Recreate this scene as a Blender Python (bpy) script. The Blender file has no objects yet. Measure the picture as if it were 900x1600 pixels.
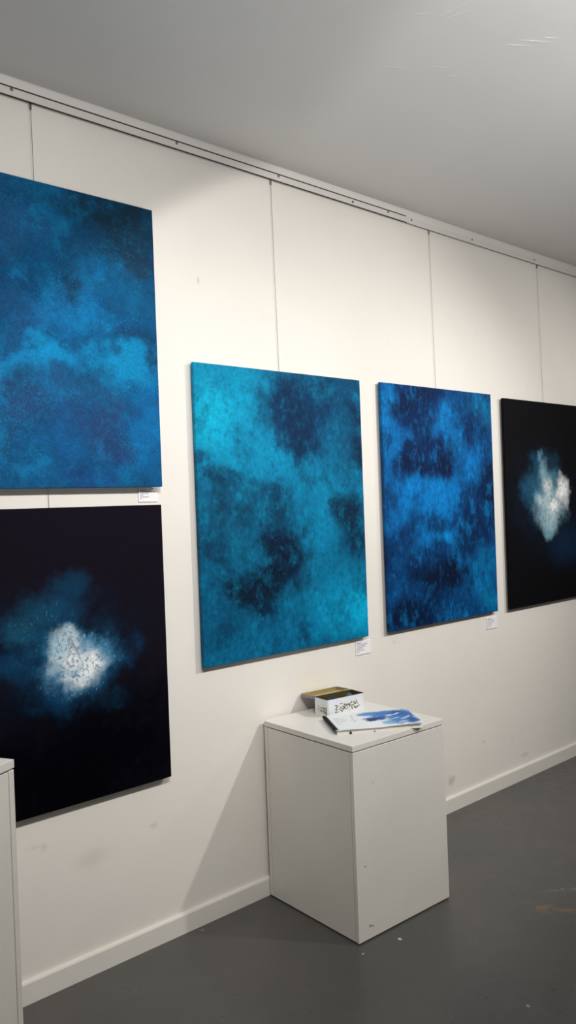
import bpy, bmesh, math, random
from mathutils import Vector, Matrix

random.seed(7)
C = bpy.context.scene.collection
PI = math.pi

CAM = ((0.000000, -2.579978, 1.600000), (0.749326, -0.661183, -0.036720), (0.031264, -0.020067, 0.999310), (0.661463, 0.749956, -0.005634), 1250.87)
CANVAS = {
    'teal': (1.7884, 2.7207, 0.9895, 2.1764, 0.03),
    'blue': (2.8648, 3.7637, 0.9881, 2.1798, 0.03),
    'azure': (0.7200, 1.6200, 1.6940, 2.7190, 0.045),
    'nebula': (0.7184, 1.6184, 0.6134, 1.6282, 0.035),
    'pearl': (3.8851, 4.7851, 0.9824, 2.1684, 0.03),
}
BLOBS = {
    'teal': [
        (0.126, 1.008, 0.237, 0.242, 0, '#10a3c4', 0.95, 0.2),
        (0.072, 0.992, 0.106, 0.151, 0, '#25b9d4', 0.65, 0.0),
        (0.366, 0.821, 0.192, 0.128, 0, '#0a9abd', 0.85, 0.1),
        (0.561, 0.749, 0.226, 0.100, 0, '#0b90b4', 0.75, 0.1),
        (0.085, 1.131, 0.140, 0.064, 0, '#0f93b3', 0.6, 0.1),
        (0.549, 1.030, 0.165, 0.172, 0, '#26405f', 0.95, 0.45),
        (0.755, 1.122, 0.210, 0.092, 0, '#1d5473', 0.85, 0.2),
        (0.542, 0.887, 0.119, 0.072, 0, '#26405f', 0.95, 0.3),
        (0.855, 0.977, 0.117, 0.077, 0, '#1a3452', 0.95, 0.35),
        (0.945, 0.909, 0.130, 0.066, 0, '#16334f', 0.95, 0.35),
        (0.755, 0.961, 0.121, 0.104, 0, '#0f6a8d', 0.8, 0.1),
        (0.858, 1.129, 0.092, 0.041, 0, '#1c5f80', 0.7, 0.1),
        (0.711, 1.039, 0.048, 0.046, 0, '#2b4766', 0.7, 0.1),
        (0.069, 0.789, 0.136, 0.033, -14, '#143a58', 0.85, 0.1),
        (0.136, 0.749, 0.070, 0.041, 0, '#17405c', 0.7, 0.1),
        (0.110, 0.665, 0.173, 0.101, 0, '#0c708f', 0.5, 0.1),
        (0.773, 0.682, 0.195, 0.132, 0, '#0a8aae', 0.85, 0.1),
        (0.655, 0.551, 0.141, 0.158, 10, '#0b92b6', 0.8, 0.1),
        (0.945, 0.754, 0.087, 0.090, 0, '#0a7fa2', 0.7, 0.1),
        (0.204, 0.625, 0.118, 0.093, 0, '#134a64', 0.75, 0.1),
        (0.337, 0.595, 0.121, 0.053, 0, '#0e89aa', 0.5, 0.1),
        (0.434, 0.632, 0.086, 0.092, 0, '#123f5c', 0.75, 0.1),
        (0.817, 0.574, 0.124, 0.110, 0, '#06304a', 0.95, 0.2),
        (0.894, 0.430, 0.103, 0.077, 0, '#073450', 0.9, 0.1),
        (0.737, 0.611, 0.073, 0.040, 0, '#0a4460', 0.8, 0.1),
        (0.084, 0.436, 0.100, 0.076, 0, '#0b4560', 0.75, 0.1),
        (0.150, 0.511, 0.096, 0.072, 0, '#0c7796', 0.6, 0.1),
        (0.221, 0.482, 0.092, 0.088, 0, '#0b7593', 0.6, 0.1),
        (0.446, 0.423, 0.123, 0.151, 0, '#0a2a45', 0.97, 0.3),
        (0.433, 0.308, 0.108, 0.086, 0, '#08263f', 0.9, 0.2),
        (0.278, 0.292, 0.148, 0.089, 0, '#06293f', 0.97, 0.25),
        (0.254, 0.211, 0.074, 0.068, 0, '#082a42', 0.85, 0.1),
        (0.554, 0.366, 0.083, 0.067, 0, '#0a3a54', 0.8, 0.1),
        (0.655, 0.317, 0.148, 0.169, 0, '#0a83a6', 0.75, 0.1),
        (0.870, 0.137, 0.186, 0.175, 0, '#0cb4d8', 0.9, 0.1),
        (0.686, 0.158, 0.198, 0.113, 0, '#0aa0c4', 0.75, 0.1),
        (0.858, 0.315, 0.126, 0.070, 0, '#0a7a9c', 0.6, 0.1),
        (0.455, 0.088, 0.189, 0.065, 0, '#0679a0', 0.75, 0.1),
        (0.102, 0.159, 0.113, 0.101, 0, '#085c7c', 0.7, 0.1),
        (0.112, 0.031, 0.139, 0.050, 0, '#08759a', 0.6, 0.1),
        (0.509, 0.081, 0.030, 0.060, 0, '#0a4c68', 0.7, 0.1),
    ],
    'blue': [
        (0.036, 1.063, 0.064, 0.184, 0, '#0a78b8', 0.85, 0.2),
        (0.069, 0.895, 0.093, 0.154, 0, '#0a70b2', 0.85, 0.2),
        (0.144, 0.906, 0.095, 0.075, 0, '#0b70b4', 0.9, 0.2),
        (0.209, 1.110, 0.137, 0.108, 0, '#0c2b5c', 0.95, 0.3),
        (0.372, 1.171, 0.123, 0.058, 0, '#0c2d60', 0.85, 0.2),
        (0.278, 1.028, 0.090, 0.077, 0, '#0d3266', 0.8, 0.2),
        (0.494, 1.028, 0.086, 0.139, 4, '#0b78ba', 0.9, 0.2),
        (0.549, 0.943, 0.131, 0.093, 0, '#0a6cac', 0.8, 0.2),
        (0.451, 0.921, 0.074, 0.099, 0, '#0a70b4', 0.7, 0.1),
        (0.808, 1.125, 0.141, 0.091, 0, '#0a6a99', 0.85, 0.2),
        (0.670, 1.130, 0.113, 0.069, 0, '#0a4b7c', 0.7, 0.1),
        (0.719, 0.989, 0.103, 0.083, 0, '#083a6e', 0.85, 0.2),
        (0.849, 1.022, 0.060, 0.056, 0, '#0b6288', 0.6, 0.1),
        (0.333, 0.847, 0.173, 0.129, 0, '#0b2f62', 0.97, 0.55),
        (0.200, 0.775, 0.117, 0.076, 0, '#0d2956', 0.95, 0.3),
        (0.457, 0.835, 0.074, 0.098, 0, '#0b2450', 0.9, 0.3),
        (0.370, 0.870, 0.062, 0.045, 0, '#123f78', 0.5, 0.1),
        (0.673, 0.791, 0.136, 0.096, 20, '#0a70b4', 0.9, 0.2),
        (0.785, 0.743, 0.094, 0.055, 0, '#0a69a8', 0.7, 0.1),
        (0.877, 0.680, 0.097, 0.168, 0, '#072850', 0.95, 0.3),
        (0.730, 0.599, 0.150, 0.089, 0, '#09376a', 0.85, 0.2),
        (0.642, 0.655, 0.079, 0.081, 0, '#0a5590', 0.6, 0.1),
        (0.174, 0.656, 0.193, 0.106, 0, '#0b74ba', 0.9, 0.2),
        (0.382, 0.633, 0.186, 0.104, 0, '#0c7ac0', 0.85, 0.2),
        (0.522, 0.677, 0.075, 0.086, 0, '#0b74ba', 0.7, 0.1),
        (0.177, 0.530, 0.164, 0.062, 0, '#0b6aac', 0.8, 0.1),
        (0.494, 0.459, 0.139, 0.059, 0, '#1284c8', 0.95, 0.2),
        (0.310, 0.435, 0.081, 0.083, 0, '#0c78bc', 0.85, 0.1),
        (0.417, 0.502, 0.052, 0.058, 20, '#0a3d70', 0.7, 0.1),
        (0.698, 0.449, 0.171, 0.129, 0, '#072c58', 0.9, 0.2),
        (0.117, 0.321, 0.218, 0.136, 0, '#08396c', 0.85, 0.2),
        (0.245, 0.350, 0.129, 0.063, 0, '#0a5f9c', 0.7, 0.1),
        (0.417, 0.332, 0.157, 0.084, 0, '#073466', 0.7, 0.1),
        (0.349, 0.220, 0.236, 0.103, 0, '#04224a', 0.95, 0.2),
        (0.497, 0.240, 0.129, 0.086, 0, '#091c3e', 0.9, 0.2),
        (0.309, 0.236, 0.060, 0.044, 0, '#141a38', 0.7, 0.1),
        (0.151, 0.062, 0.269, 0.118, 0, '#042046', 0.92, 0.2),
        (0.073, 0.207, 0.065, 0.049, 0, '#0a5794', 0.7, 0.1),
        (0.186, 0.178, 0.068, 0.062, 0, '#0a5088', 0.6, 0.1),
        (0.115, 0.290, 0.047, 0.037, 0, '#0a5790', 0.5, 0.1),
        (0.773, 0.245, 0.152, 0.137, 0, '#0a6ba2', 0.9, 0.2),
        (0.816, 0.075, 0.131, 0.104, 0, '#0a70a4', 0.9, 0.2),
        (0.575, 0.073, 0.176, 0.067, 0, '#06487a', 0.8, 0.1),
        (0.651, 0.129, 0.102, 0.061, 0, '#0a5c92', 0.6, 0.1),
    ],
    'azure': [
        (0.344, 0.880, 0.161, 0.167, 0, '#2a5e93', 0.85, 0.2),
        (0.490, 0.965, 0.041, 0.119, 0, '#0b70a4', 0.75, 0.1),
        (0.518, 0.906, 0.028, 0.088, 0, '#0c74a8', 0.6, 0.1),
        (0.392, 1.006, 0.088, 0.030, 0, '#0d6090', 0.7, 0.1),
        (0.784, 0.985, 0.212, 0.135, 10, '#10344a', 0.96, 0.3),
        (0.671, 1.035, 0.175, 0.059, 12, '#0d4462', 0.9, 0.2),
        (0.893, 1.049, 0.083, 0.081, 0, '#0b3e58', 0.8, 0.2),
        (0.791, 0.855, 0.164, 0.102, 0, '#1c3f5a', 0.9, 0.2),
        (0.802, 0.792, 0.111, 0.066, 0, '#29445f', 0.7, 0.1),
        (0.614, 0.838, 0.088, 0.089, 0, '#1b5580', 0.7, 0.1),
        (0.552, 0.723, 0.057, 0.071, 0, '#1b4060', 0.85, 0.1),
        (0.545, 0.665, 0.024, 0.044, 0, '#1d4063', 0.8, 0.1),
        (0.360, 0.738, 0.043, 0.055, 0, '#23527f', 0.6, 0.1),
        (0.633, 0.719, 0.079, 0.099, 0, '#156aa0', 0.75, 0.1),
        (0.816, 0.696, 0.097, 0.104, 0, '#12699c', 0.8, 0.1),
        (0.871, 0.721, 0.033, 0.095, 0, '#1d4d70', 0.6, 0.1),
        (0.490, 0.670, 0.046, 0.074, 0, '#1176b2', 0.8, 0.1),
        (0.580, 0.604, 0.159, 0.080, 0, '#1279b8', 0.8, 0.1),
        (0.353, 0.680, 0.039, 0.014, 0, '#0a84c2', 0.8, 0.2),
        (0.353, 0.570, 0.129, 0.096, 0, '#2a5f98', 0.85, 0.1),
        (0.443, 0.624, 0.068, 0.043, 0, '#1a6ba6', 0.6, 0.1),
        (0.486, 0.480, 0.101, 0.052, 0, '#0595d0', 0.95, 0.2),
        (0.380, 0.422, 0.113, 0.036, 14, '#0a8ac6', 0.9, 0.2),
        (0.570, 0.462, 0.105, 0.057, 0, '#0a88c4', 0.85, 0.1),
        (0.311, 0.358, 0.029, 0.083, 0, '#0a86be', 0.8, 0.1),
        (0.817, 0.543, 0.118, 0.037, -8, '#1c4a78', 0.85, 0.1),
        (0.897, 0.512, 0.044, 0.038, 0, '#1b3f66', 0.7, 0.1),
        (0.737, 0.507, 0.057, 0.018, 0, '#21507f', 0.7, 0.1),
        (0.760, 0.435, 0.141, 0.079, 0, '#0a8cc4', 0.95, 0.3),
        (0.807, 0.486, 0.091, 0.047, 0, '#0a8ec6', 0.85, 0.1),
        (0.687, 0.354, 0.060, 0.064, 0, '#0b88c0', 0.8, 0.1),
        (0.850, 0.237, 0.126, 0.212, 0, '#0a6dae', 0.85, 0.2),
        (0.500, 0.352, 0.199, 0.074, 0, '#245d90', 0.9, 0.3),
        (0.380, 0.259, 0.096, 0.076, 0, '#2c5286', 0.9, 0.3),
        (0.542, 0.245, 0.155, 0.088, 0, '#245288', 0.95, 0.3),
        (0.683, 0.241, 0.111, 0.100, 0, '#2c4c80', 0.92, 0.3),
        (0.756, 0.164, 0.073, 0.065, 0, '#284a80', 0.85, 0.2),
        (0.366, 0.342, 0.043, 0.030, 0, '#2a4a78', 0.7, 0.1),
        (0.515, 0.157, 0.060, 0.100, 0, '#16609f', 0.7, 0.1),
        (0.402, 0.044, 0.061, 0.050, 0, '#0c7ab2', 0.85, 0.1),
        (0.308, 0.172, 0.038, 0.123, 0, '#10679a', 0.8, 0.1),
        (0.552, 0.044, 0.061, 0.057, 0, '#1a4b8c', 0.85, 0.1),
        (0.668, 0.071, 0.090, 0.054, 0, '#1d5492', 0.7, 0.1),
        (0.655, 0.172, 0.030, 0.027, 0, '#1771ac', 0.6, 0.1),
        (0.337, 0.153, 0.026, 0.049, 0, '#1d4a74', 0.6, 0.1),
    ],
    'nebula': [
        (0.523, 0.124, 0.801, 0.368, 0, '#010207', 0.96, 0.2),
        (0.474, 0.526, 0.322, 0.226, 0, '#0a2036', 0.85, 0.0),
        (0.500, 0.700, 0.112, 0.096, 0, '#153e5d', 0.9, 0.15),
        (0.407, 0.659, 0.120, 0.076, 14, '#15455f', 0.85, 0.1),
        (0.335, 0.613, 0.064, 0.050, 0, '#174b66', 0.8, 0.1),
        (0.554, 0.767, 0.062, 0.061, 0, '#10344f', 0.8, 0.1),
        (0.293, 0.501, 0.125, 0.061, 0, '#0f3958', 0.85, 0.1),
        (0.425, 0.554, 0.089, 0.064, 0, '#144b6c', 0.8, 0.1),
        (0.690, 0.480, 0.096, 0.082, 0, '#0f3555', 0.8, 0.1),
        (0.481, 0.373, 0.119, 0.069, 0, '#0a2c48', 0.85, 0.1),
        (0.480, 0.330, 0.041, 0.052, 0, '#0a2b46', 0.6, 0.1),
        (0.366, 0.457, 0.065, 0.042, 0, '#0a2a44', 0.6, 0.1),
        (0.538, 0.490, 0.199, 0.157, -20, '#174d74', 0.85, 0.0),
        (0.543, 0.494, 0.142, 0.118, -20, '#2f74a0', 0.9, 0.0),
        (0.611, 0.501, 0.083, 0.076, 0, '#4786ab', 0.8, 0.1),
        (0.533, 0.495, 0.123, 0.109, -20, '#6ba2c0', 0.85, 0.0),
        (0.500, 0.531, 0.070, 0.074, -20, '#f4f8f8', 0.95, 0.0),
        (0.576, 0.475, 0.072, 0.071, -10, '#ffffff', 0.98, 0.0),
        (0.531, 0.443, 0.061, 0.043, 0, '#e8f2f6', 0.8, 0.0),
        (0.466, 0.566, 0.037, 0.039, 0, '#a3c4d4', 0.85, 0.1),
        (0.518, 0.580, 0.037, 0.022, 0, '#b6cdd8', 0.7, 0.1),
        (0.533, 0.495, 0.056, 0.070, -25, '#e6eff2', 0.5, 0.0),
        (0.518, 0.471, 0.025, 0.024, 0, '#6fa3c2', 0.6, 0.0),
        (0.555, 0.549, 0.031, 0.029, 0, '#4f88ae', 0.75, 0.0),
        (0.468, 0.501, 0.021, 0.030, 0, '#79a9c4', 0.6, 0.0),
        (0.608, 0.439, 0.020, 0.022, 0, '#79a9c4', 0.5, 0.0),
        (0.521, 0.545, 0.006, 0.039, 20, '#2c4f6a', 0.6, 0.1),
        (0.541, 0.498, 0.004, 0.022, 0, '#5a8aa6', 0.5, 0.1),
        (0.518, 0.456, 0.012, 0.011, 0, '#23455e', 0.8, 0.1),
    ],
    'pearl': [
        (0.387, 0.611, 0.409, 0.359, 0, '#0a1b2e', 0.85, 0.0),
        (0.252, 0.670, 0.136, 0.111, 0, '#1a4a6a', 0.9, 0.1),
        (0.623, 0.332, 0.256, 0.171, 0, '#0d2946', 0.75, 0.1),
        (0.317, 0.830, 0.069, 0.060, 0, '#164562', 0.8, 0.1),
        (0.403, 0.649, 0.227, 0.236, 0, '#275873', 0.9, 0.2),
        (0.456, 0.591, 0.201, 0.176, 0, '#6f9cb0', 0.85, 0.2),
        (0.367, 0.854, 0.035, 0.049, 0, '#5f8ca4', 0.8, 0.1),
        (0.403, 0.755, 0.064, 0.084, -12, '#86aebe', 0.85, 0.1),
        (0.290, 0.621, 0.054, 0.052, 0, '#7fa9ba', 0.8, 0.1),
        (0.441, 0.572, 0.171, 0.129, 0, '#aac6cd', 0.92, 0.2),
        (0.441, 0.465, 0.114, 0.091, 0, '#9cc0ca', 0.9, 0.2),
        (0.415, 0.398, 0.049, 0.049, 0, '#6f9db0', 0.9, 0.2),
        (0.489, 0.532, 0.101, 0.069, 0, '#d5e0e0', 0.7, 0.0),
        (0.432, 0.649, 0.071, 0.099, 0, '#d0dcde', 0.6, 0.0),
        (0.594, 0.677, 0.089, 0.093, -12, '#ffffff', 0.98, 0.35),
        (0.513, 0.570, 0.087, 0.050, 0, '#ffffff', 0.97, 0.3),
        (0.413, 0.695, 0.057, 0.053, 0, '#dde0de', 0.9, 0.2),
        (0.330, 0.601, 0.055, 0.045, 0, '#c6d6da', 0.8, 0.1),
        (0.511, 0.755, 0.037, 0.038, 0, '#4a7a94', 0.7, 0.1),
        (0.633, 0.598, 0.045, 0.054, 0, '#d8dcda', 0.8, 0.1),
    ],
}


# ------------------------------------------------------------------ helpers
def lin(h, a=1.0):
    h = h.lstrip('#')
    v = []
    for i in (0, 2, 4):
        c = int(h[i:i + 2], 16) / 255
        v.append(c / 12.92 if c <= 0.04045 else ((c + 0.055) / 1.055) ** 2.4)
    return (v[0], v[1], v[2], a)

class NT:
    """small node-tree helper"""
    def __init__(self, name):
        self.m = bpy.data.materials.new(name)
        self.m.use_nodes = True
        self.t = self.m.node_tree
        self.n = self.t.nodes
        self.b = self.n['Principled BSDF']
    def add(self, kind, **kw):
        x = self.n.new(kind)
        for k, v in kw.items():
            setattr(x, k, v)
        return x
    def link(self, a, b):
        self.t.links.new(a, b)
    def coord(self, which='Object'):
        return self.add('ShaderNodeTexCoord').outputs[which]
    def noise(self, vec, scale, detail=4, rough=.55, out='Fac'):
        x = self.add('ShaderNodeTexNoise')
        x.inputs['Scale'].default_value = scale
        x.inputs['Detail'].default_value = detail
        x.inputs['Roughness'].default_value = rough
        self.link(vec, x.inputs['Vector'])
        return x.outputs[out]
    def math(self, op, a, b=None, clamp=False):
        x = self.add('ShaderNodeMath', operation=op, use_clamp=clamp)
        for i, s in enumerate((a, b)):
            if s is None: continue
            if isinstance(s, (int, float)): x.inputs[i].default_value = s
            else: self.link(s, x.inputs[i])
        return x.outputs[0]
    def vmath(self, op, a, b=None):
        x = self.add('ShaderNodeVectorMath', operation=op)
        for i, s in enumerate((a, b)):
            if s is None: continue
            if isinstance(s, (tuple, list, Vector)): x.inputs[i].default_value = s
            else: self.link(s, x.inputs[i])
        return x.outputs['Value'] if op == 'LENGTH' else x.outputs[0]
    def scale(self, a, f):
        x = self.add('ShaderNodeVectorMath', operation='SCALE')
        self.link(a, x.inputs[0]); x.inputs['Scale'].default_value = f
        return x.outputs[0]
    def mapr(self, v, a, b, c=0., d=1., smooth=True):
        x = self.add('ShaderNodeMapRange', interpolation_type='SMOOTHSTEP' if smooth else 'LINEAR')
        self.link(v, x.inputs['Value'])
        for i, s in zip(('From Min', 'From Max', 'To Min', 'To Max'), (a, b, c, d)):
            x.inputs[i].default_value = s
        return x.outputs[0]
    def mix(self, fac, a, b, blend='MIX'):
        x = self.add('ShaderNodeMix', data_type='RGBA', blend_type=blend)
        for i, s in ((0, fac), (6, a), (7, b)):
            if isinstance(s, (int, float)): x.inputs[i].default_value = s
            elif isinstance(s, tuple): x.inputs[i].default_value = s
            else: self.link(s, x.inputs[i])
        return x.outputs[2]
    def mapping(self, vec, loc=(0, 0, 0), rot=(0, 0, 0), sc=(1, 1, 1), kind='TEXTURE'):
        x = self.add('ShaderNodeMapping', vector_type=kind)
        self.link(vec, x.inputs['Vector'])
        x.inputs['Location'].default_value = loc
        x.inputs['Rotation'].default_value = rot
        x.inputs['Scale'].default_value = sc
        return x.outputs[0]
    def blob(self, vec, cx, cy, cz, rx, ry, rz, inner=.2, s=1., rot=(0, 0, 0), extra=None):
        d = self.vmath('LENGTH', self.mapping(vec, (cx, cy, cz), rot, (rx, ry, rz)))
        if extra is not None: d = self.math('ADD', d, extra)
        return self.mapr(d, 1.0, inner, 0., s)
    def bump(self, h, strength=.2, dist=.002):
        x = self.add('ShaderNodeBump')
        x.inputs['Strength'].default_value = strength
        x.inputs['Distance'].default_value = dist
        self.link(h, x.inputs['Height'])
        self.link(x.outputs[0], self.b.inputs['Normal'])
    def done(self, col, rough=.5, metal=0., spec=None):
        if isinstance(col, tuple): self.b.inputs['Base Color'].default_value = col
        else: self.link(col, self.b.inputs['Base Color'])
        if isinstance(rough, (int, float)): self.b.inputs['Roughness'].default_value = rough
        else: self.link(rough, self.b.inputs['Roughness'])
        self.b.inputs['Metallic'].default_value = metal
        if spec is not None: self.b.inputs['Specular IOR Level'].default_value = spec
        return self.m

def simple(name, hexcol, rough=.5, metal=0., var=.06, scale=30., spec=None):
    t = NT(name)
    n = t.noise(t.coord(), scale, 4)
    c = lin(hexcol)
    dk = tuple(x * (1 - var) for x in c[:3]) + (1,)
    lt = tuple(min(1, x * (1 + var)) for x in c[:3]) + (1,)
    return t.done(t.mix(n, dk, lt), rough, metal, spec)

def obj(name, bm, mat, parent=None, smooth=False, loc=None):
    me = bpy.data.meshes.new(name)
    bmesh.ops.recalc_face_normals(bm, faces=bm.faces[:])
    bm.to_mesh(me); bm.free()
    for m in (mat if isinstance(mat, (list, tuple)) else [mat]): me.materials.append(m)
    if smooth:
        for p in me.polygons: p.use_smooth = True
    o = bpy.data.objects.new(name, me)
    C.objects.link(o)
    if parent: o.parent = parent
    if loc: o.location = loc
    return o

def tag(o, label=None, cat=None, group=None, kind=None):
    if label: o['label'] = label
    if cat: o['category'] = cat
    if group: o['group'] = group
    if kind: o['kind'] = kind
    return o

def empty(name, loc, rz=0., label=None, cat=None, group=None):
    o = bpy.data.objects.new(name, None)
    o.empty_display_size = .1
    C.objects.link(o); o.location = loc; o.rotation_euler = (0, 0, rz)
    return tag(o, label, cat, group)

def box(bm, a, b, bevel=0., seg=2, mi=0):
    vs = [bm.verts.new((x, y, z)) for x in (a[0], b[0]) for y in (a[1], b[1]) for z in (a[2], b[2])]
    fs = [bm.faces.new([vs[i] for i in q]) for q in
          ((0, 1, 3, 2), (4, 6, 7, 5), (0, 4, 5, 1), (2, 3, 7, 6), (0, 2, 6, 4), (1, 5, 7, 3))]
    for f in fs: f.material_index = mi
    if bevel:
        es = list({e for f in fs for e in f.edges})
        r = bmesh.ops.bevel(bm, geom=es, offset=bevel, segments=seg, profile=.5, affect='EDGES')
        for f in r['faces']: f.material_index = mi
    return bm

def B(a, b, bevel=0., seg=2):
    return box(bmesh.new(), a, b, bevel, seg)

def tube(bm, pts, r, n=8, caps=True, mi=0):
    pts = [Vector(p) for p in pts]
    rings = []
    up = Vector((0, 0, 1))
    for i, p in enumerate(pts):
        t = (pts[min(i + 1, len(pts) - 1)] - pts[max(i - 1, 0)]).normalized()
        a = t.cross(up)
        if a.length < 1e-3: a = t.cross(Vector((1, 0, 0)))
        a.normalize(); b = t.cross(a).normalized()
        rr = r[i] if isinstance(r, (list, tuple)) else r
        rings.append([bm.verts.new(p + (a * math.cos(2 * PI * k / n) + b * math.sin(2 * PI * k / n)) * rr) for k in range(n)])
    for i in range(len(rings) - 1):
        for k in range(n):
            f = bm.faces.new((rings[i][k], rings[i][(k + 1) % n], rings[i + 1][(k + 1) % n], rings[i + 1][k]))
            f.material_index = mi
    if caps:
        bm.faces.new(rings[0]); bm.faces.new(rings[-1])
    return bm

def prism(bm, prof, x0, x1):
    """profile of (y, z) points swept along x"""
    a = [bm.verts.new((x0, y, z)) for y, z in prof]
    b = [bm.verts.new((x1, y, z)) for y, z in prof]
    n = len(prof)
    for i in range(n):
        bm.faces.new((a[i], a[(i + 1) % n], b[(i + 1) % n], b[i]))
    bm.faces.new(a); bm.faces.new(b)
    return bm

def rrect(w, d, r, n=6):
    """rounded rectangle outline, corner at the origin, counter-clockwise"""
    pts = []
    for cx, cy, a0 in ((w - r, r, -PI / 2), (w - r, d - r, 0), (r, d - r, PI / 2), (r, r, PI)):
        for k in range(n + 1):
            a = a0 + PI / 2 * k / n
            pts.append((cx + r * math.cos(a), cy + r * math.sin(a)))
    return pts

def inset(pts, w, d, t):
    return [(t + (x) * (w - 2 * t) / w, t + y * (d - 2 * t) / d) for x, y in pts]

# ------------------------------------------------------------------ materials
def wall_material():
    t = NT('white_wall_paint')
    co = t.coord()
    n1 = t.noise(co, 1.3, 3); n2 = t.noise(co, 9, 4); n3 = t.noise(co, 160, 3)
    c = t.mix(t.mapr(n1, .3, .7), lin('#e9e5de'), lin('#e5e1da'))
    c = t.mix(t.math('MULTIPLY', t.mapr(n2, .62, .78), .10), c, lin('#b9b4ac'))
    # scuffs, rubbed spots and filled holes
    for x, z, rx, rz, col, s in (
            (1.85, 2.507, .012, .016, '#a39d92', .45), 
            (3.334, .152, .035, .04, '#8f8981', .40), (3.36, .16, .012, .025, '#857f77', .35),
            (4.021, .13, .06, .02, '#a39d95', .30), (1.098, .50, .05, .012, '#a59f98', .15),
            (1.13, .49, .02, .03, '#aaa49d', .25), (1.554, .44, .03, .015, '#b0a9a1', .3),
            (3.049, 2.062, .02, .015, '#c2bcb2', .3), (1.30, .40, .10, .05, '#b7b0a8', .25), (3.63, .29, .03, .012, '#a8a29a', .3),
            (3.9, .25, .012, .02, '#a8a29a', .3), (2.93, .93, .02, .012, '#bdb7ae', .3)):
        k = t.blob(t.vmath('ADD', co, t.scale(t.vmath('SUBTRACT', t.noise(co, 40, 3, out='Color'), (.5, .5, .5)), .03)),
                   x, 0, z, rx, 1, rz, .1, s)
        c = t.mix(k, c, lin(col))
    h = t.math('ADD', t.math('MULTIPLY', n3, .5), t.math('MULTIPLY', n2, 1.0))
    t.bump(h, .12, .003)
    return t.done(c, .55, spec=.3)

def ceiling_material():
    t = NT('grey_white_ceiling_paint')
    co = t.coord()
    n1 = t.noise(co, .9, 3); n2 = t.noise(co, 60, 4); n3 = t.noise(co, 6, 3)
    c = t.mix(t.mapr(n1, .3, .7), lin('#d6d5d2'), lin('#d1d0ce'))
    t.bump(t.math('ADD', n2, t.math('MULTIPLY', n3, 3.)), .10, .003)
    return t.done(c, .5, spec=.3)

def floor_material():
    t = NT('grey_floor_paint')
    co = t.coord()
    n1 = t.noise(co, 1.6, 5, .6); n2 = t.noise(co, 14, 5, .6); n3 = t.noise(co, 90, 3)
    st = t.noise(t.mapping(co, rot=(0, 0, .5), sc=(1, .12, 1)), 9, 5, .6)
    c = t.mix(t.mapr(n1, .3, .72), lin('#474745'), lin('#4f4d4a'))
    c = t.mix(t.math('MULTIPLY', t.mapr(n2, .55, .8), .28), c, lin('#6a6762'))
    c = t.mix(t.math('MULTIPLY', t.mapr(st, .6, .8), .25), c, lin('#64625d'))
    # small specks of paint and grit
    v = t.add('ShaderNodeTexVoronoi'); v.inputs['Scale'].default_value = 7.
    t.link(t.vmath('MULTIPLY', co, (1, 1, 0)), v.inputs['Vector'])
    sp = t.math('MULTIPLY', t.mapr(v.outputs['Distance'], .03, .015), t.mapr(v.outputs['Color'], .74, .78))
    c = t.mix(t.math('MULTIPLY', sp, .5), c, lin('#3b3a37'))
    w = t.vmath('ADD', co, t.scale(t.vmath('SUBTRACT', t.noise(co, 60, 3, out='Color'), (.5, .5, .5)), .02))
    for x, y, r, col, s in ((2.206, -.613, .009, '#d8d6d0', .9), (2.037, -.586, .006, '#c8c6c0', .8),
                            (3.307, -.178, .012, '#3a3936', .7), (3.29, -.265, .008, '#3a3936', .5),
                            (2.783, -.718, .014, '#393733', .7), (2.80, -.75, .010, '#393733', .6), (2.19, -1.155, .008, '#b0aea8', .7),
                            (2.671, -.565, .008, '#403f3b', .6), (1.729, -.041, .010, '#87857f', .8),
                            (2.441, -.881, .010, '#3c3b38', .6), (2.427, -.663, .010, '#3e3c38', .5),
                            (2.60, -.70, .012, '#403e3a', .5)):
        c = t.mix(t.blob(w, x, y, 0, r, r, 1, .5, s), c, lin(col))
    # rust-brown smear
    wn = t.vmath('ADD', co, t.scale(t.vmath('SUBTRACT', t.noise(co, 28, 4, out='Color'), (.5, .5, .5)), .07))
    for x, y, rx, ry, rot, s in ((2.775, -.865, .07, .024, -.2, .9), (2.81, -.93, .065, .022, -1.0, .9),
                                 (2.77, -.80, .05, .012, -1.1, .6), (2.74, -.90, .04, .015, -.6, .6)):
        c = t.mix(t.blob(wn, x, y, 0, rx, ry, 1, .2, s, (0, 0, rot)), c, lin('#6f5b45'))
    for x, y, rx, ry, rot in ((2.98, -.86, .20, .010, -.6), (3.05, -.9, .16, .008, -.3), (2.92, -.97, .12, .008, .1)):
        c = t.mix(t.blob(wn, x, y, 0, rx, ry, 1, .1, .35, (0, 0, rot)), c, lin('#8d8a84'))
    r = t.mapr(n2, .3, .7, .27, .38)
    t.bump(t.math('ADD', n3, t.math('MULTIPLY', n2, 2.)), .08, .003)
    return t.done(c, r, spec=.6)

def plinth_material():
    t = NT('white_plinth_paint')
    co = t.coord()
    n1 = t.noise(co, 3, 4); n2 = t.noise(t.mapping(co, sc=(1, 1, .2)), 50, 3)
    c = t.mix(t.mapr(n1, .3, .7), lin('#e4e1da'), lin('#dfdcd5'))
    for x, y, z, r, s in ((.045, 0, .275, .006, .7), (.06, 0, .052, .009, .85), (.10, 0, .57, .008, .2), (.075, 0, .045, .007, .7)):
        w = t.vmath('ADD', co, t.scale(t.vmath('SUBTRACT', t.noise(co, 120, 2, out='Color'), (.5, .5, .5)), .01))
        c = t.mix(t.blob(w, x, y, z, r, .02, r * .8, .4, s), c, lin('#57504a'))
    t.bump(n2, .05, .001)
    return t.done(c, .42, spec=.4)

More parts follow.
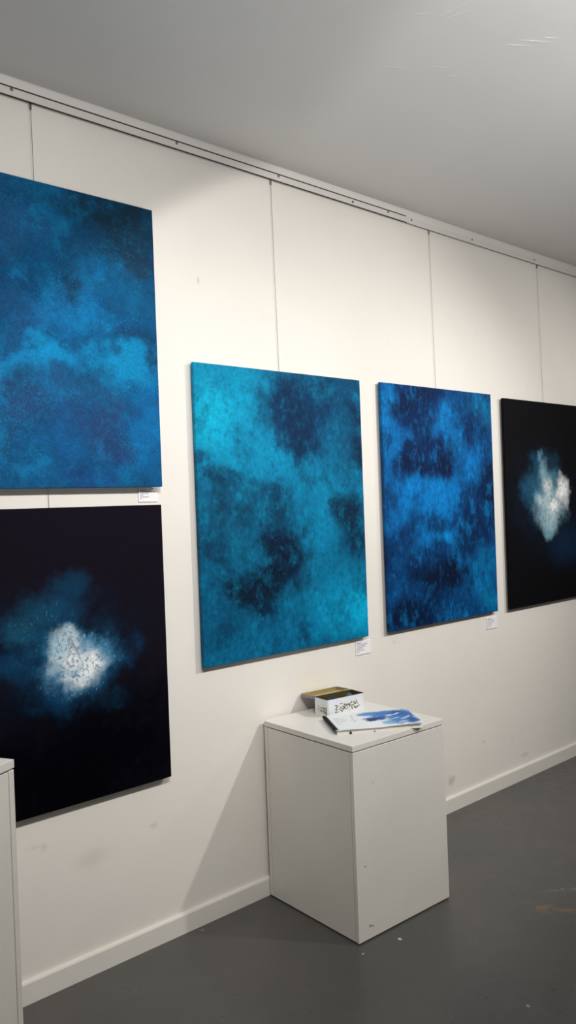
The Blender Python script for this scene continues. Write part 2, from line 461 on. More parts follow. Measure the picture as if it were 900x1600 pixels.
def painting_material(name, base, blobs, warp, fine, speck, speck_scale, aniso, impasto=False, rough=.6, spec=.12, seed=0., soft=1.0, dark=None, light=None, ds=.5, ls=.45, sat=1.12, val=1., w2=.7, isharp=.05, stipple=0., gamma=1., hue=.5, crack=.5):
    t = NT(name)
    co = t.mapping(t.coord(), kind='POINT', loc=(0, 0, 0), sc=(1, 0, 1))
    off = t.mapping(co, kind='POINT', loc=(seed, seed * 1.7, seed * .6))
    def warped(scale, amp, detail, rough_):
        v = t.vmath('SUBTRACT', t.noise(off, scale, detail, rough_, 'Color'), (.5, .5, .5))
        return t.scale(v, amp)
    p = t.vmath('ADD', co, warped(5, warp * 2.4, 3, .5))
    p = t.vmath('ADD', p, warped(20, warp * w2, 6, .7))
    p = t.vmath('MULTIPLY', p, (1, 0, 1))
    strk = t.noise(t.mapping(off, kind='POINT', sc=aniso), 30, 6, .7)
    cloud = t.noise(off, 11, 7, .65)
    edge = t.math('ADD', t.math('MULTIPLY', t.math('SUBTRACT', strk, .5), fine),
                  t.math('MULTIPLY', t.math('SUBTRACT', cloud, .5), fine * 1.2))
    col = lin(base)
    for (x, z, rx, rz, rot, h, s, inner) in blobs:
        k = t.blob(p, x, 0, z, rx * soft, 1, rz * soft, inner * .7 + isharp, s, (0, math.radians(-rot), 0), edge)
        col = t.mix(k, col, lin(h))
    # scumbled darker and lighter passes of paint
    if dark:
        a = t.noise(t.mapping(off, kind='POINT', loc=(4, 0, 2), sc=aniso), 9, 9, .68)
        b = t.noise(t.mapping(off, kind='POINT', loc=(9, 0, 5), sc=aniso), 12, 9, .70)
        a2 = t.noise(t.mapping(off, kind='POINT', loc=(1, 0, 7), sc=aniso), 34, 6, .7)
        col = t.mix(t.math('MULTIPLY', t.mapr(a, .48, .66), ds), col, lin(dark))
        col = t.mix(t.math('MULTIPLY', t.mapr(b, .50, .68), ls), col, lin(light))
        col = t.mix(t.math('MULTIPLY', t.mapr(a2, .50, .70), ds * .7), col, lin(dark))
        col = t.mix(t.math('MULTIPLY', t.mapr(a2, .48, .32), ls * .6), col, lin(light))
    if stipple:
        s1 = t.noise(off, 170, 3, .7); s2 = t.noise(t.mapping(off, kind='POINT', loc=(3, 0, 8)), 6, 5, .6)
        k = t.math('MULTIPLY', t.mapr(s1, .54, .66), t.mapr(s2, .42, .62))
        col = t.mix(t.math('MULTIPLY', k, stipple), col, lin('#0c9cd6'))
        k = t.mapr(t.noise(t.mapping(off, kind='POINT', loc=(6, 0, 1)), 190, 3, .7), .55, .68)
        col = t.mix(t.math('MULTIPLY', k, stipple * .7), col, lin('#0d3358'))
    # brush work: light and dark flecks of the same paint
    fl = t.noise(t.mapping(off, kind='POINT', sc=aniso), speck_scale, 5, .75)
    f2 = t.noise(off, speck_scale * 3.2, 3, .7)
    gain = t.math('ADD', t.mapr(fl, .25, .75, 1 - speck, 1 + speck, False),
                  t.math('MULTIPLY', t.math('SUBTRACT', f2, .5), speck * 1.3))
    g = t.add('ShaderNodeCombineColor')
    for i in range(3): t.link(gain, g.inputs[i])
    col = t.mix(1., col, g.outputs[0], 'MULTIPLY')
    if dark:
        hs = t.add('ShaderNodeHueSaturation'); hs.inputs['Saturation'].default_value = sat; hs.inputs['Value'].default_value = val; hs.inputs['Hue'].default_value = hue
        t.link(col, hs.inputs['Color'])
        gm = t.add('ShaderNodeGamma'); gm.inputs['Gamma'].default_value = gamma
        t.link(hs.outputs[0], gm.inputs['Color']); col = gm.outputs[0]
    hgt = t.math('ADD', t.math('MULTIPLY', fl, .7), t.math('MULTIPLY', f2, .6))
    if impasto:
        lum = t.add('ShaderNodeRGBToBW'); t.link(col, lum.inputs[0])
        ip = t.mapr(lum.outputs[0], .12, .6)
        vo = t.noise(off, 70, 6, .8); v2 = t.noise(t.mapping(off, kind='POINT', sc=(1.4, 1, .8)), 95, 3, .6)
        cr = t.math('MULTIPLY', ip, t.mapr(vo, .50, .40))
        col = t.mix(t.math('MULTIPLY', cr, crack), col, lin('#3d6f8d'))
        cr2 = t.math('MULTIPLY', t.mapr(lum.outputs[0], .02, .10), t.mapr(v2, .60, .70))
        col = t.mix(t.math('MULTIPLY', cr2, .5), col, lin('#a9c4cf'))
        hgt = t.math('ADD', hgt, t.math('MULTIPLY', t.math('MULTIPLY', ip, vo), 4.))
    t.bump(hgt, .35, .003)
    return t.done(col, rough, spec=spec)

M_wall = wall_material()
M_wall_far = simple('grey_wall_paint', '#a3a09b', .6, var=.02, scale=3)
M_ceil = ceiling_material()
M_floor = floor_material()
M_plinth = plinth_material()
M_skirt = simple('white_skirting_gloss', '#e2ded7', .38, var=.02, scale=4)
M_trim = simple('white_trim_paint', '#dedbd7', .45, var=.03, scale=6)
M_rail = simple('white_rail_enamel', '#d8d5d0', .4, var=.02)
M_slot = simple('rail_slot_shade', '#3b3a39', .7)  # dark tone painted in for the shade in the rail's hollows
M_steel = simple('screw_steel', '#8d8d8c', .35, .9)
M_dark = simple('seam_shade', '#2a2826', .8)  # dark tone painted in for the shade in the plinth gaps
M_wire = simple('steel_wire', '#a5a29c', .5, .0)
M_wood = simple('pine_stretcher_wood', '#c9ab7c', .6, var=.15, scale=14)
M_card = simple('white_card', '#efeef0', .55, var=.02)
M_ink = simple('grey_print_ink', '#77767a', .7)

# ------------------------------------------------------------------ setting
RX0, RX1, RY0, HZ = -2.2, 7.6, -5.2, 3.06
def structure(name, bm, mat):
    o = obj(name, bm, mat); o['kind'] = 'structure'; return o
structure('floor', B((RX0 - .1, RY0 - .1, -.1), (RX1 + .1, .1, 0)), M_floor)
bm = B((RX0 - .1, RY0 - .1, HZ), (RX1 + .1, .1, HZ + .1))
# plaster ridges and scratches standing proud of the ceiling
for (x, y, l, a, w) in ((2.336, -1.219, .06, -.55, .006), (2.31, -1.17, .05, -.55, .005), (2.36, -1.26, .04, -.55, .004), (1.993, -1.174, .09, -1.4, .003), (2.02, -1.15, .05, -1.2, .003),
                     (2.093, -.84, .06, -.5, .003), (2.291, -.928, .035, -.9, .003), (2.21, -.93, .05, -.5, .003),
                     (1.93, -1.08, .03, -.8, .003)):
    w *= .55; d = Vector((math.cos(a), math.sin(a), 0)); n = Vector((-d.y, d.x, 0)); c = Vector((x, y, HZ))
    q = [c - d * l, c + n * w, c + d * l, c - n * w]
    top = bm.verts.new(c - Vector((0, 0, w * .5)) - d * l * .3)
    vs = [bm.verts.new(v) for v in q]
    for i in range(4): bm.faces.new((vs[i], vs[(i + 1) % 4], top))
structure('ceiling', bm, M_ceil)
structure('wall_back', B((RX0 - .1, 0, 0), (RX1 + .1, .1, HZ)), M_wall)
structure('wall_front', B((RX0 - .1, RY0 - .1, 0), (RX1 + .1, RY0, HZ)), M_wall_far)
structure('wall_left', B((RX0 - .1, RY0, 0), (RX0, 0, HZ)), M_wall_far)
structure('wall_right', B((RX1, RY0, 0), (RX1 + .1, 0, HZ)), M_wall_far)
structure('baseboard_back', prism(bmesh.new(), [(0, 0), (-.015, 0), (-.015, .068), (-.012, .0735), (-.006, .0755), (0, .0755)], RX0, RX1), M_skirt)
structure('trim_1', prism(bmesh.new(), [(0, 3.022), (-.016, 3.022), (-.016, 3.055), (-.013, 3.06), (0, 3.06)], RX0, RX1), M_trim)

# picture rails: a hollow channel whose open underside takes the hanging wires
def picture_rail(x0, x1, y_out, top, label, screws, zs):
    r = empty('picture_rail', (x0, 0, 2.992), 0, label, 'picture rail')
    L = x1 - x0
    z1 = top - 2.992
    bm = bmesh.new()
    box(bm, (0, y_out, 0), (L, y_out + .003, z1), .0006, 1)
    box(bm, (0, y_out + .003, z1 - .003), (L, -.002, z1))
    box(bm, (0, -.004, 0), (L, 0, z1))
    obj('channel', bm, M_rail, r)
    obj('slot_shade', B((0.002, y_out + .0031, .004), (L - .002, -.0041, z1 - .0035)), M_slot, r)  # dark filler, the shade of the hollow put into its colour
    for sx, sz in zip(screws, zs):
        bm = bmesh.new()
        tube(bm, [(sx - x0, y_out + .001, sz), (sx - x0, y_out - .002, sz), (sx - x0, y_out - .003, sz)], [.0055, .0055, .003], 12)
        obj('screw', bm, M_steel, r, True)
    return r
ra = picture_rail(RX0, 3.113, -.024, 3.0175, 'grooved white picture rail with small screws running above the blue canvases',
             (1.107, 1.755, 2.27, 2.97), (.0195,) * 4, )
bm = prism(bmesh.new(), [(-.0168, .0256), (-.012, .0256), (-.012, .0345), (-.0168, .0345)], 0, 3.113 - RX0)
obj('groove_shade', bm, M_slot, ra)  # dark strip painted as the shade in the groove above the rail
bm = tube(bmesh.new(), [(2.724 - RX0, -.0235, .012), (2.724 - RX0, -.027, .012)], .005, 12)
tag(obj('end_screw', bm, simple('blue_screw_cap', '#2f5f9a', .4), ra, True), 'blue screw cap')
picture_rail(3.118, RX1, -.018, 3.022, 'plain white picture rail under the ceiling above the right-hand dark canvas',
             (3.152, 3.659, 4.274), (.020,) * 3)

# ------------------------------------------------------------------ paintings
P = BLOBS
pm = {
 'teal': painting_material('teal_cloud_painting', '#006c8e', P['teal'], .11, .5, .30, 60, (1, 1, .8), seed=3.1, dark='#003a55', light='#0aa0c4', ds=.42, ls=.34, soft=1.5, gamma=1.28, val=1.08),
 'blue': painting_material('ultramarine_cloud_painting', '#034c88', P['blue'], .10, .55, .32, 55, (1, 1, .6), seed=7.7, dark='#02204a', light='#0a8cd2', ds=.5, ls=.45, soft=1.4, gamma=1.4, val=1.24, hue=.482),
 'azure': painting_material('azure_cloud_painting', '#06588c', P['azure'], .11, .75, .30, 110, (1, 1, 1), seed=1.3, dark='#12365a', light='#0086c2', ds=.28, ls=.30, soft=1.35, sat=1.0, stipple=.4, gamma=1.22, val=1.0, hue=.488),
 'nebula': painting_material('dark_glow_painting', '#15121c', P['nebula'], .07, .6, .16, 70, (1, 1, .8), True, seed=5.2, soft=1.3, w2=.6, isharp=0., spec=.03, rough=.7, crack=.8),
 'pearl': painting_material('dark_pearl_painting', '#09080c', P['pearl'], .05, .55, .14, 70, (1, 1, .8), True, seed=9.4, soft=1.2, w2=.6, isharp=0., spec=.08, crack=.7),
}
def painting(key, label, gap, tilt=0.):
    xl, xr, zb, zt, t = CANVAS[key]
    w, h = xr - xl, zt - zb
    r = empty('painting', (xl, -t, zb), 0, label, 'painting')
    r.rotation_euler = (0, tilt, 0)
    th = t - gap
    bm = B((0, 0, 0), (w, th, h), .0025, 2)
    obj('canvas', bm, pm[key], r)
    # pine stretcher bars behind, standing just off the wall
    e = gap - .0003
    s = .035
    for a, b in (((.03, th, .03), (w - .03, th + e, .03 + s)), ((.03, th, h - .03 - s), (w - .03, th + e, h - .03)),
                 ((.03, th, .03 + s), (.03 + s, th + e, h - .03 - s)), ((w - .03 - s, th, .03 + s), (w - .03, th + e, h - .03 - s))):
        obj('stretcher_bar', B(a, b, .001, 1), M_wood, r)
    return r
painting('azure', 'large azure blue cloudy canvas hung highest at far left, above the dark canvas', .02)
painting('nebula', 'black canvas with a glowing white and blue burst, hung below the azure canvas', .012)
painting('teal', 'turquoise teal cloudy canvas with dark smoky patches hung above the low white plinth', .013)
painting('blue', 'deep ultramarine blue cloudy canvas between the turquoise canvas and a dark canvas', .013)
painting('pearl', 'black canvas with a pearly white diamond-shaped flare, cut off by the right edge', .013)

# ------------------------------------------------------------------ hanging wires
def hanging_wire(x, xb, ztop, zbot, label):
    r = empty('hanging_wire', (x, -.0065, zbot), 0, label, 'wire', 'picture hanging wires')
    bm = bmesh.new()
    tube(bm, [(xb - x, 0, 0), (0, 0, ztop - zbot)], .0009, 6)
    obj('wire', bm, M_wire, r, True)
    obj('hook', B((-.0025, -.004, ztop - zbot - .022), (.0025, .003, ztop - zbot), .001, 1), M_steel, r)
hanging_wire(1.179, 1.19, 2.995, 1.60, 'thin steel wire from the picture rail carrying the azure and black canvases at left')
hanging_wire(2.240, 2.249, 2.995, 2.15, 'thin steel wire from the picture rail down to the turquoise canvas')
hanging_wire(3.303, 3.315, 2.995, 2.15, 'thin steel wire from the picture rail down to the deep blue canvas')
hanging_wire(4.321, 4.342, 2.995, 2.14, 'thin steel wire from the picture rail down to the black canvas at right edge')

# ------------------------------------------------------------------ title cards (print too small to read)
def title_card(x0, x1, z0, z1, label, lines, tilt=0.):
    r = empty('title_card', (x0, 0, z0), 0, label, 'label card', 'title cards under the canvases')
    w, h = x1 - x0, z1 - z0
    r.rotation_euler = (0, tilt, 0)
    obj('card', B((0, -.0045, 0), (w, -.0002, h), .0004, 1), M_card, r)
    bm = bmesh.new()
    rnd = random.Random(int(x0 * 100))
    for i, (f, bold) in enumerate(lines):
        z = h - .008 - i * (h - .014) / len(lines)
        x = .006
        while x < f * w:
            l = rnd.uniform(.003, .009)
            e = min(x + l, f * w)
            if e - x > .001: box(bm, (x, -.0049, z - (.0017 if bold else .0011)), (e, -.0045, z + (.0017 if bold else .0011)))
            x = e + .0016
    obj('printed_lines', bm, M_ink, r)
LN = ((.42, 1), (.85, 0), (.52, 0), (.24, 0), (.54, 0), (.14, 0))
title_card(1.541, 1.623, 1.640, 1.692, 'small white title card between the azure canvas and the black canvas below', LN)
title_card(2.660, 2.758, .905, .968, 'small white title card under the right corner of the turquoise canvas',
           ((.36, 1), (.80, 0), (.72, 0), (.62, 0), (.45, 0), (.55, 0), (.2, 0)))
title_card(3.694, 3.790, .893, .956, 'small white title card under the right corner of the deep blue canvas',
           ((.40, 1), (.62, 0), (.7, 0), (.5, 0), (.42, 0), (.3, 0)))

# ------------------------------------------------------------------ plinths
def plinth(loc, rz, W, D, H, label, inset_face):
    """front panel at y=0, back panel at y=D, a side panel let in between them"""
    r = empty('display_plinth', loc, rz, label, 'plinth', 'white display plinths')
    T = .018; lid = .021; g = .0042; z0 = .005
    top = H - lid
    obj('top_panel', B((0, 0, top), (W, D, H), .0012, 2), M_plinth, r)
    zt = top - g
    obj('front_panel', B((.001, .001, z0), (W - .001, T, zt), .001, 1), M_plinth, r)
    obj('back_panel', B((.001, D - T, z0), (W - .001, D - .001, zt), .001, 1), M_plinth, r)
    for xa, xb in ((.002, T), (W - T, W - .002)):
        obj('side_panel', B((xa, T + .003, z0), (xb, D - T - .003, zt - .0004), .0008, 1), M_plinth, r)
    obj('seam_shade_core', B((.012, .012, 0), (W - .012, D - .012, top), 0), M_dark, r)  # dark core: shade of the open seams put into its colour
    return r
PX, PY, PR, PW, PD, PH = 2.0668, -.5409, -.031, .5127, .5225, .7248
plinth((PX, PY, 0), PR, PW, PD, PH, 'low white plinth standing against the wall, carrying the tin and the sketchbook', 'x')

# taller plinth at the left edge: its corner is the one nearest the wall on the right
A = math.radians(28)
W2, H2 = .45, 1.0
cx, cy = .787, -.625                                     # right end of the visible panelled face
# plinth with the panelled face towards the camera: its local -x face; front panel to the right
rz2 = A + PI / 2
# local corner (0, 0) is where the panelled face meets the front panel
plinth((cx, cy, 0), rz2, W2, W2, H2, 'taller white plinth cut off by the left edge in front of the black canvas', 'x')

# ------------------------------------------------------------------ tin box on the low plinth
M_tin = simple('white_enamel_tin', '#dfe3e8', .3, .0, var=.03, scale=20, spec=.5)
M_gold = simple('gold_lacquered_inside', '#c0b078', .27, .75, var=.12, scale=40)
M_olive = simple('dull_gold_lining', '#6d6338', .4, .6, var=.15, scale=40)
M_edge = simple('grey_lavender_lid_paint', '#85828f', .35, .3, var=.06)
TL = empty('tin_box', (0, 0, PH), 0, 'open white rectangular tin with floral decoration and gold inside on the low plinth', 'tin')
TW, TD, TH = .200, .096, .0745
tr = math.radians(-6.5)
# origin at the front-left corner of the tin
Lx, Ly = 2.290, -.103
fx = Lx + TD * math.sin(tr); fy = Ly - TD * math.cos(tr)
TL.location = (fx, fy, PH); TL.rotation_euler = (0, 0, tr)

def shell(w, d, r, h, t, z0, up=True):
    """open-topped rounded box: outside (mat 0), inside (mat 1), rolled rim (mat 2)"""
    bm = bmesh.new()
    out = rrect(w, d, r); inn = inset(out, w, d, t)
    n = len(out)
    def ring(p, z): return [bm.verts.new((x, y, z)) for x, y in p]
    o0 = ring(inset(out, w, d, .0012), z0); o1 = ring(out, z0 + .0015); o2 = ring(out, z0 + h - .001)
    o3 = ring(inset(out, w, d, t * .5), z0 + h); i2 = ring(inn, z0 + h - .001); i1 = ring(inn, z0 + t)
    seq = [o0, o1, o2, o3, i2, i1]
    for k in range(5):
        for i in range(n):
            f = bm.faces.new((seq[k][i], seq[k][(i + 1) % n], seq[k + 1][(i + 1) % n], seq[k + 1][i]))
            f.material_index = 0 if k < 3 else 1
            if k in (2, 3): f.material_index = 2
    f = bm.faces.new(o0); f.material_index = 0
    f = bm.faces.new(i1); f.material_index = 1
    return bm
obj('body', shell(TW, TD, .012, TH, .0012, 0), [M_tin, M_olive, M_edge], TL)
# lid folded right back, lying open behind the tin until its edge rests on the wall
LD = .096
bm = shell(TW, LD, .012, .013, .0012, 0)
lid = obj('lid', bm, [M_edge, M_gold, M_edge], TL)
lid.location = (0, TD + .0015, TH - .012)
lid.rotation_euler = (math.radians(-3), 0, 0)
tag(lid, 'lid with gold inside')
bm = bmesh.new()
prs = inset(rrect(TW, LD, .01), TW, LD, .014)
vs = [bm.verts.new((x, y, .0022)) for x, y in prs]; bm.faces.new(vs)
e2 = bmesh.ops.extrude_face_region(bm, geom=bm.faces[:])
bmesh.ops.translate(bm, vec=(0, 0, -.0008), verts=[v for v in e2['geom'] if isinstance(v, bmesh.types.BMVert)])
obj('raised_panel', bm, M_gold, lid)
for hx in (.045, .155):
    bm = bmesh.new()
    tube(bm, [(hx - .007, TD + .001, TH - .001), (hx + .007, TD + .001, TH - .001)], .0022, 10)
    obj('hinge', bm, M_gold, TL, True)
# floral sprays printed on the two visible sides
cols = [simple('leaf_green', '#6f8a5a', .5), simple('olive_leaf', '#6b5f33', .5), simple('berry_red', '#a1403a', .5),
        simple('seed_brown', '#4b3526', .5), simple('pale_yellow_petal', '#c9bd7c', .5)]
def spray(face, u0, u1, z0, z1, n, seed, weights):
    rnd = random.Random(seed)
    bm = bmesh.new()
    def P3(u, z):
        e = .0004
        return (u, -e, z) if face == 'front' else (-e, TD - u, z)
    def ell(u, z, a, b, rot, mi):
        vs = []
        for k in range(8):
            c, s = math.cos(2 * PI * k / 8) * a, math.sin(2 * PI * k / 8) * b
            vs.append(bm.verts.new(P3(u + c * math.cos(rot) - s * math.sin(rot), z + c * math.sin(rot) + s * math.cos(rot))))
        f = bm.faces.new(vs); f.material_index = mi
    # a wavy stem
    m = 14
    for i in range(m):
        ua = u0 + (u1 - u0) * i / m; ub = u0 + (u1 - u0) * (i + 1) / m
        fz = lambda u: (z0 + z1) / 2 + (z1 - z0) * .22 * math.sin((u - u0) / (u1 - u0) * 9 + seed)
        q = [P3(ua, fz(ua)), P3(ub, fz(ub)), P3(ub, fz(ub) + .0011), P3(ua, fz(ua) + .0011)]
        f = bm.faces.new([bm.verts.new(v) for v in q]); f.material_index = 0
    for i in range(n):
        u = rnd.uniform(u0, u1); z = rnd.uniform(z0, z1)
        mi = rnd.choices(range(5), weights)[0]
        big = rnd.uniform(.6, 1.15)
        if mi in (2, 3): ell(u, z, .0030 * big, .0028 * big, 0, mi)
        else: ell(u, z, .0052 * big, .0024 * big, rnd.uniform(0, PI), mi)
    return bm
sp = spray('front', .038, .168, .016, .050, 74, 3, (4, 2, 3, 3, 2))
tag(obj('floral_print', sp, cols, TL), 'green and red flower spray on the long side')
sp = spray('side', .030, .086, .014, .042, 40, 5, (3, 3, .3, 2, 3))
tag(obj('floral_print', sp, cols, TL), 'green and brown flower spray on the short side')

# things lying in the tin
tl = TL.matrix_basis if False else Matrix.Translation(TL.location) @ Matrix.Rotation(tr, 4, 'Z')
def lump(name, cx, cy, cz, sx, sy, sz, seed, mat, label, cat):
    bm = bmesh.new()
    bmesh.ops.create_icosphere(bm, subdivisions=4, radius=1)
    rnd = random.Random(seed)
    ph = [(Vector((rnd.uniform(-1, 1), rnd.uniform(-1, 1), rnd.uniform(-1, 1))).normalized(), rnd.uniform(3, 9), rnd.uniform(0, 6)) for _ in range(9)]
    for v in bm.verts:
        d = sum(math.sin(v.co.dot(a) * f + o) for a, f, o in ph) * .035
        c = v.co * (1 + d)
        if c.z < -.55: c.z = -.55
        v.co = Vector((c.x * sx, c.y * sy, (c.z + .55) * sz))
    w = tl @ Vector((cx, cy, .0014))
    o = obj(name, bm, mat, None, True, w)
    o.rotation_euler = (0, 0, tr)
    return tag(o, label, cat)
lump('crumpled_cloth', .064, .048, 0, .050, .036, .0455, 4, simple('navy_cloth', '#1c2637', .7, var=.3, scale=60), 'dark navy crumpled cloth lying inside the open tin', 'cloth')
lump('folded_rag', .158, .048, 0, .028, .034, .0435, 8, simple('teal_grey_cloth', '#3d5a5e', .7, var=.25, scale=50), 'small teal-grey rag in the right end of the open tin', 'cloth')

# ------------------------------------------------------------------ sketchbook
SK = empty('sketchbook', (2.130, -.396, PH), math.radians(-31), 'spiral-bound sketchbook open at a blue watercolour page, overhanging the low plinth edge', 'sketchbook')
SW, SD = .350, .230
M_paper = simple('white_paper', '#eceded', .6, var=.02)
M_board = simple('cream_card_cover', '#e4e0d8', .6, var=.03)
M_pageshade = simple('page_edge_shade', '#8c8c8b', .7, var=.25, scale=200)  # shadow line under the loose pages painted as grey edges
M_spiral = simple('black_wire_binding', '#1d1c1d', .35, .4)
def art_page():
    t = NT('blue_watercolour_page')
    co = t.coord()
    w = t.vmath('ADD', co, t.scale(t.vmath('SUBTRACT', t.noise(co, 25, 5, .65, 'Color'), (.5, .5, .5)), .05))
    w = t.vmath('MULTIPLY', w, (1, 1, 0))
    n = t.noise(co, 40, 6, .7); n2 = t.noise(co, 18, 4)
    e = t.math('MULTIPLY', t.math('SUBTRACT', n, .5), .9)
    c = lin('#eef0f2')
    for x, y, rx, ry, rot, h, s in (
            (.275, .175, .13, .075, .0, '#2f78c0', .95), (.19, .205, .09, .030, .15, '#4a90cc', .95), (.31, .14, .07, .08, 0, '#2568b2', .95),
            (.285, .075, .09, .07, .2, '#3a7cc0', .95), (.325, .06, .04, .06, 0, '#1f5aa0', .9), (.225, .05, .04, .035, 0, '#7fb0da', .8),
            (.30, .185, .045, .03, 0, '#124a94', .9), (.235, .19, .06, .02, 0, '#2a70b8', .8), (.255, .150, .085, .011, .5, '#e6eef5', .9), (.26, .105, .04, .008, .2, '#dbe7f1', .7),
            (.31, .10, .04, .010, .7, '#dfe9f2', .7), (.285, .05, .03, .008, .5, '#e7eef5', .6), (.20, .085, .06, .012, -.1, '#eef2f6', .9),
            (.195, .125, .066, .034, .05, '#124488', 1.), (.168, .112, .03, .024, 0, '#0f366c', .95), (.225, .14, .035, .022, 0, '#1c5aa0', .7)):
        k = t.blob(w, x, y, 0, rx, ry, 1, .5, s, (0, 0, rot), e)
        c = t.mix(k, c, lin(h))
    c = t.mix(t.math('MULTIPLY', t.mapr(n2, .62, .75), .25), c, lin('#eef3f7'))
    # keep the white margin on the left and along the near edge
    sx = t.add('ShaderNodeSeparateXYZ'); t.link(co, sx.inputs[0])
    m = t.mapr(t.math('ADD', sx.outputs[0], t.math('MULTIPLY', t.math('SUBTRACT', n, .5), .03)), .12, .15)
    return t.done(t.mix(m, lin('#eceeef'), c), .55)
M_art = art_page()
def sheet(z, t, x0, x1, y0, y1, zf, mats, mi_top=0, mi_side=1):
    bm = bmesh.new(); nx, ny = 26, 12
    def g(i, j, top):
        x = x0 + (x1 - x0) * i / nx; y = y0 + (y1 - y0) * j / ny
        return bm.verts.new((x, y, z + zf(x, y) + (t if top else 0)))
    a = [[g(i, j, 1) for j in range(ny + 1)] for i in range(nx + 1)]
    b = [[g(i, j, 0) for j in range(ny + 1)] for i in range(nx + 1)]
    for i in range(nx):
        for j in range(ny):
            f = bm.faces.new((a[i][j], a[i + 1][j], a[i + 1][j + 1], a[i][j + 1])); f.material_index = mi_top
            f = bm.faces.new((b[i][j], b[i][j + 1], b[i + 1][j + 1], b[i + 1][j])); f.material_index = mi_side
    for i in range(nx):
        for j in (0, ny):
            f = bm.faces.new((a[i][j], a[i + 1][j], b[i + 1][j], b[i][j])); f.material_index = mi_side
    for j in range(ny):
        for i in (0, nx):
            f = bm.faces.new((a[i][j], a[i][j + 1], b[i][j + 1], b[i][j])); f.material_index = mi_side
    return bm
flat = lambda x, y: 0.
def curl(x, y): return .004 * max(0, (x - .2) / .14) ** 2 * (1 if y < .2 else .8) + .0012 * math.sin(x * 30) * (1 - y / SD)
def dome(x, y): return -.006 * max(0, 1 - x / .022) ** 2
obj('back_cover', sheet(.0003, .0022, .004, SW, 0, SD, flat, [M_board, M_board]), [M_board, M_board], SK)
obj('page_block', sheet(.0027, .0068, .005, SW - .008, .004, SD - .004, lambda x, y: 0, None), [M_paper, M_board], SK)
obj('loose_page', sheet(.0097, .0022, .006, SW - .012, .003, SD - .003, lambda x, y: .6 * curl(x, y), None), [M_paper, M_pageshade], SK)
obj('loose_page', sheet(.0128, .0020, .006, SW - .006, .004, SD - .003, lambda x, y: .8 * curl(x, y), None), [M_paper, M_pageshade], SK)
pg = obj('painted_page', sheet(.0156, .0006, .005, SW + .002, .004, SD, lambda x, y: curl(x, y) + dome(x, y), None), [M_art, M_paper], SK)
tag(pg, 'top page painted with a blue wash and a dark blue whale-like blot')
# handwriting strokes on the white part of the page
bm = bmesh.new(); rnd = random.Random(12)
def stroke(x0, y0, x1, y1, w):
    d = Vector((x1 - x0, y1 - y0, 0)); n = Vector((-d.y, d.x, 0)).normalized() * w
    z = lambda x, y: .0164 + curl(x, y) + dome(x, y)
    bm.faces.new([bm.verts.new((p[0] + s * n.x, p[1] + s * n.y, z(p[0], p[1]))) for p, s in (((x0, y0), -1), ((x1, y1), -1), ((x1, y1), 1), ((x0, y0), 1))])
for k, x in enumerate((.035, .045, .055, .065, .076)):
    y = .085 + .01 * k
    while y < .195 - .012 * k:
        l = rnd.uniform(.006, .016); stroke(x + rnd.uniform(-.001, .001), y, x + rnd.uniform(-.002, .002), y + l, .0008); y += l + .004
for k in range(9):
    x = rnd.uniform(.095, .135); y = rnd.uniform(.10, .19); stroke(x, y, x + rnd.uniform(-.004, .004), y + rnd.uniform(.007, .014), .0010)
obj('handwriting', bm, M_ink, pg)
# wire binding: one loop per hole along the short edge
bm = bmesh.new()
n = 30
for k in range(n):
    y = .012 + (SD - .024) * k / (n - 1)
    pts = []
    for q in range(15):
        a = -PI * .55 + PI * 1.75 * q / 14
        pts.append((.0075 - .0105 * math.cos(a - .5) , y + .0012 * math.sin(a), .0107 + .0088 * math.sin(a)))
    tube(bm, pts, .0013, 5)
obj('spiral_binding', bm, M_spiral, SK, True)
obj('black_clip', B((.053, -.0030, .0008), (.061, .010, .0090), .0008, 1), M_spiral, SK)
obj('page_marker', B((.150, -.0015, .0004), (.155, .008, .0042), .0005, 1), simple('brown_tab', '#5b4636', .6), SK)

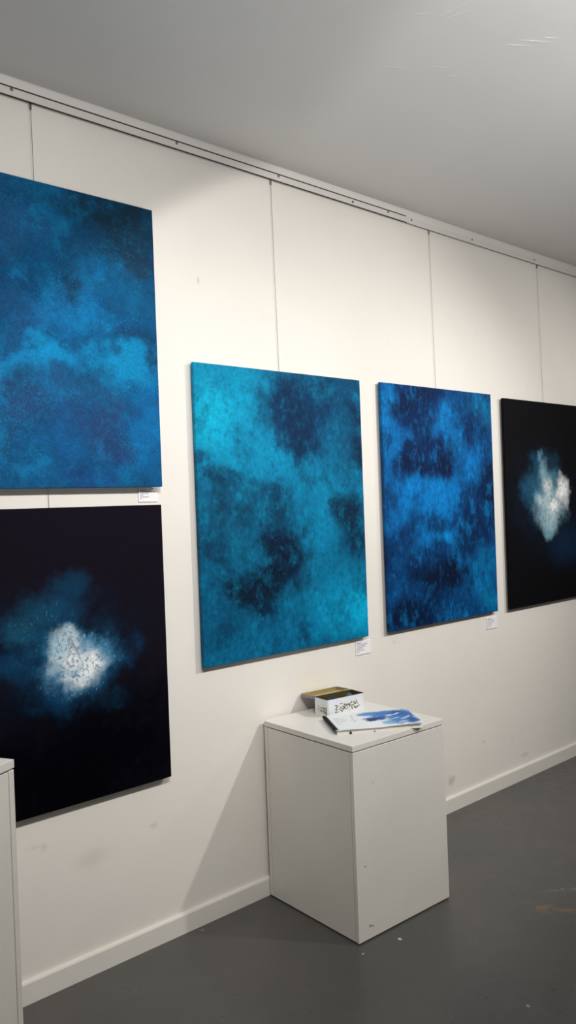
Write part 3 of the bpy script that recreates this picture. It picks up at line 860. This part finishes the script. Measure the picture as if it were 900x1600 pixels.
# ------------------------------------------------------------------ light
def spot(name, loc, target, power, size, blend, radius=.045, col=(1, .95, .87)):
    d = bpy.data.lights.new(name, 'SPOT'); d.energy = power; d.spot_size = math.radians(size); d.spot_blend = blend
    d.shadow_soft_size = radius; d.color = col
    o = bpy.data.objects.new(name, d); C.objects.link(o); o.location = loc
    o.rotation_euler = (Vector(target) - Vector(loc)).to_track_quat('-Z', 'Y').to_euler()
    return o
WARM = (1, .965, .925)
spot('track_spot', (3.456, -2.365, 2.88), (2.9, 0, 1.32), 215, 80, 1, col=WARM)
spot('track_spot', (.81, -2.30, 2.80), (3.406, -.976, .08), 118, 114, .06, col=WARM)
spot('track_spot', (1.45, -2.33, 2.88), (1.85, 0, 1.5), 60, 60, 1, col=WARM)
spot('track_spot', (5.25, -2.35, 2.88), (4.4, 0, 1.3), 160, 78, 1, col=WARM)
spot('track_spot', (.55, -2.33, 2.88), (.95, -.05, 1.8), 118, 84, 1, col=(1, .975, .955))
d = bpy.data.lights.new('ceiling_fill', 'AREA'); d.shape = 'DISK'; d.size = .5; d.energy = 84; d.color = (1, .985, .97)  # added unseen fill light that brightens the ceiling
o = bpy.data.objects.new('ceiling_fill', d); C.objects.link(o); o.location = (2.55, -2.95, 1.3); o.rotation_euler = (PI, 0, 0)

w = bpy.data.worlds.new('world'); bpy.context.scene.world = w; w.use_nodes = True
w.node_tree.nodes['Background'].inputs[0].default_value = (.9, .95, 1, 1)
w.node_tree.nodes['Background'].inputs[1].default_value = .02

# ------------------------------------------------------------------ camera
cd = bpy.data.cameras.new('camera'); co = bpy.data.objects.new('camera', cd); C.objects.link(co)
loc, R, U, F, f = CAM
R, U, F = Vector(R), Vector(U), Vector(F)
m = Matrix((R, U, -F)).transposed().to_4x4(); m.translation = Vector(loc)
co.matrix_world = m
cd.sensor_fit = 'VERTICAL'; cd.sensor_height = 36; cd.sensor_width = 36 * 900 / 1600
cd.lens = f / 1600 * 36; cd.clip_start = .02
sc = bpy.context.scene
sc.camera = co
sc.view_settings.view_transform = 'Standard'; sc.view_settings.look = 'None'
sc.view_settings.exposure = -0.29; sc.view_settings.gamma = 1; sc.view_settings.use_curve_mapping = False
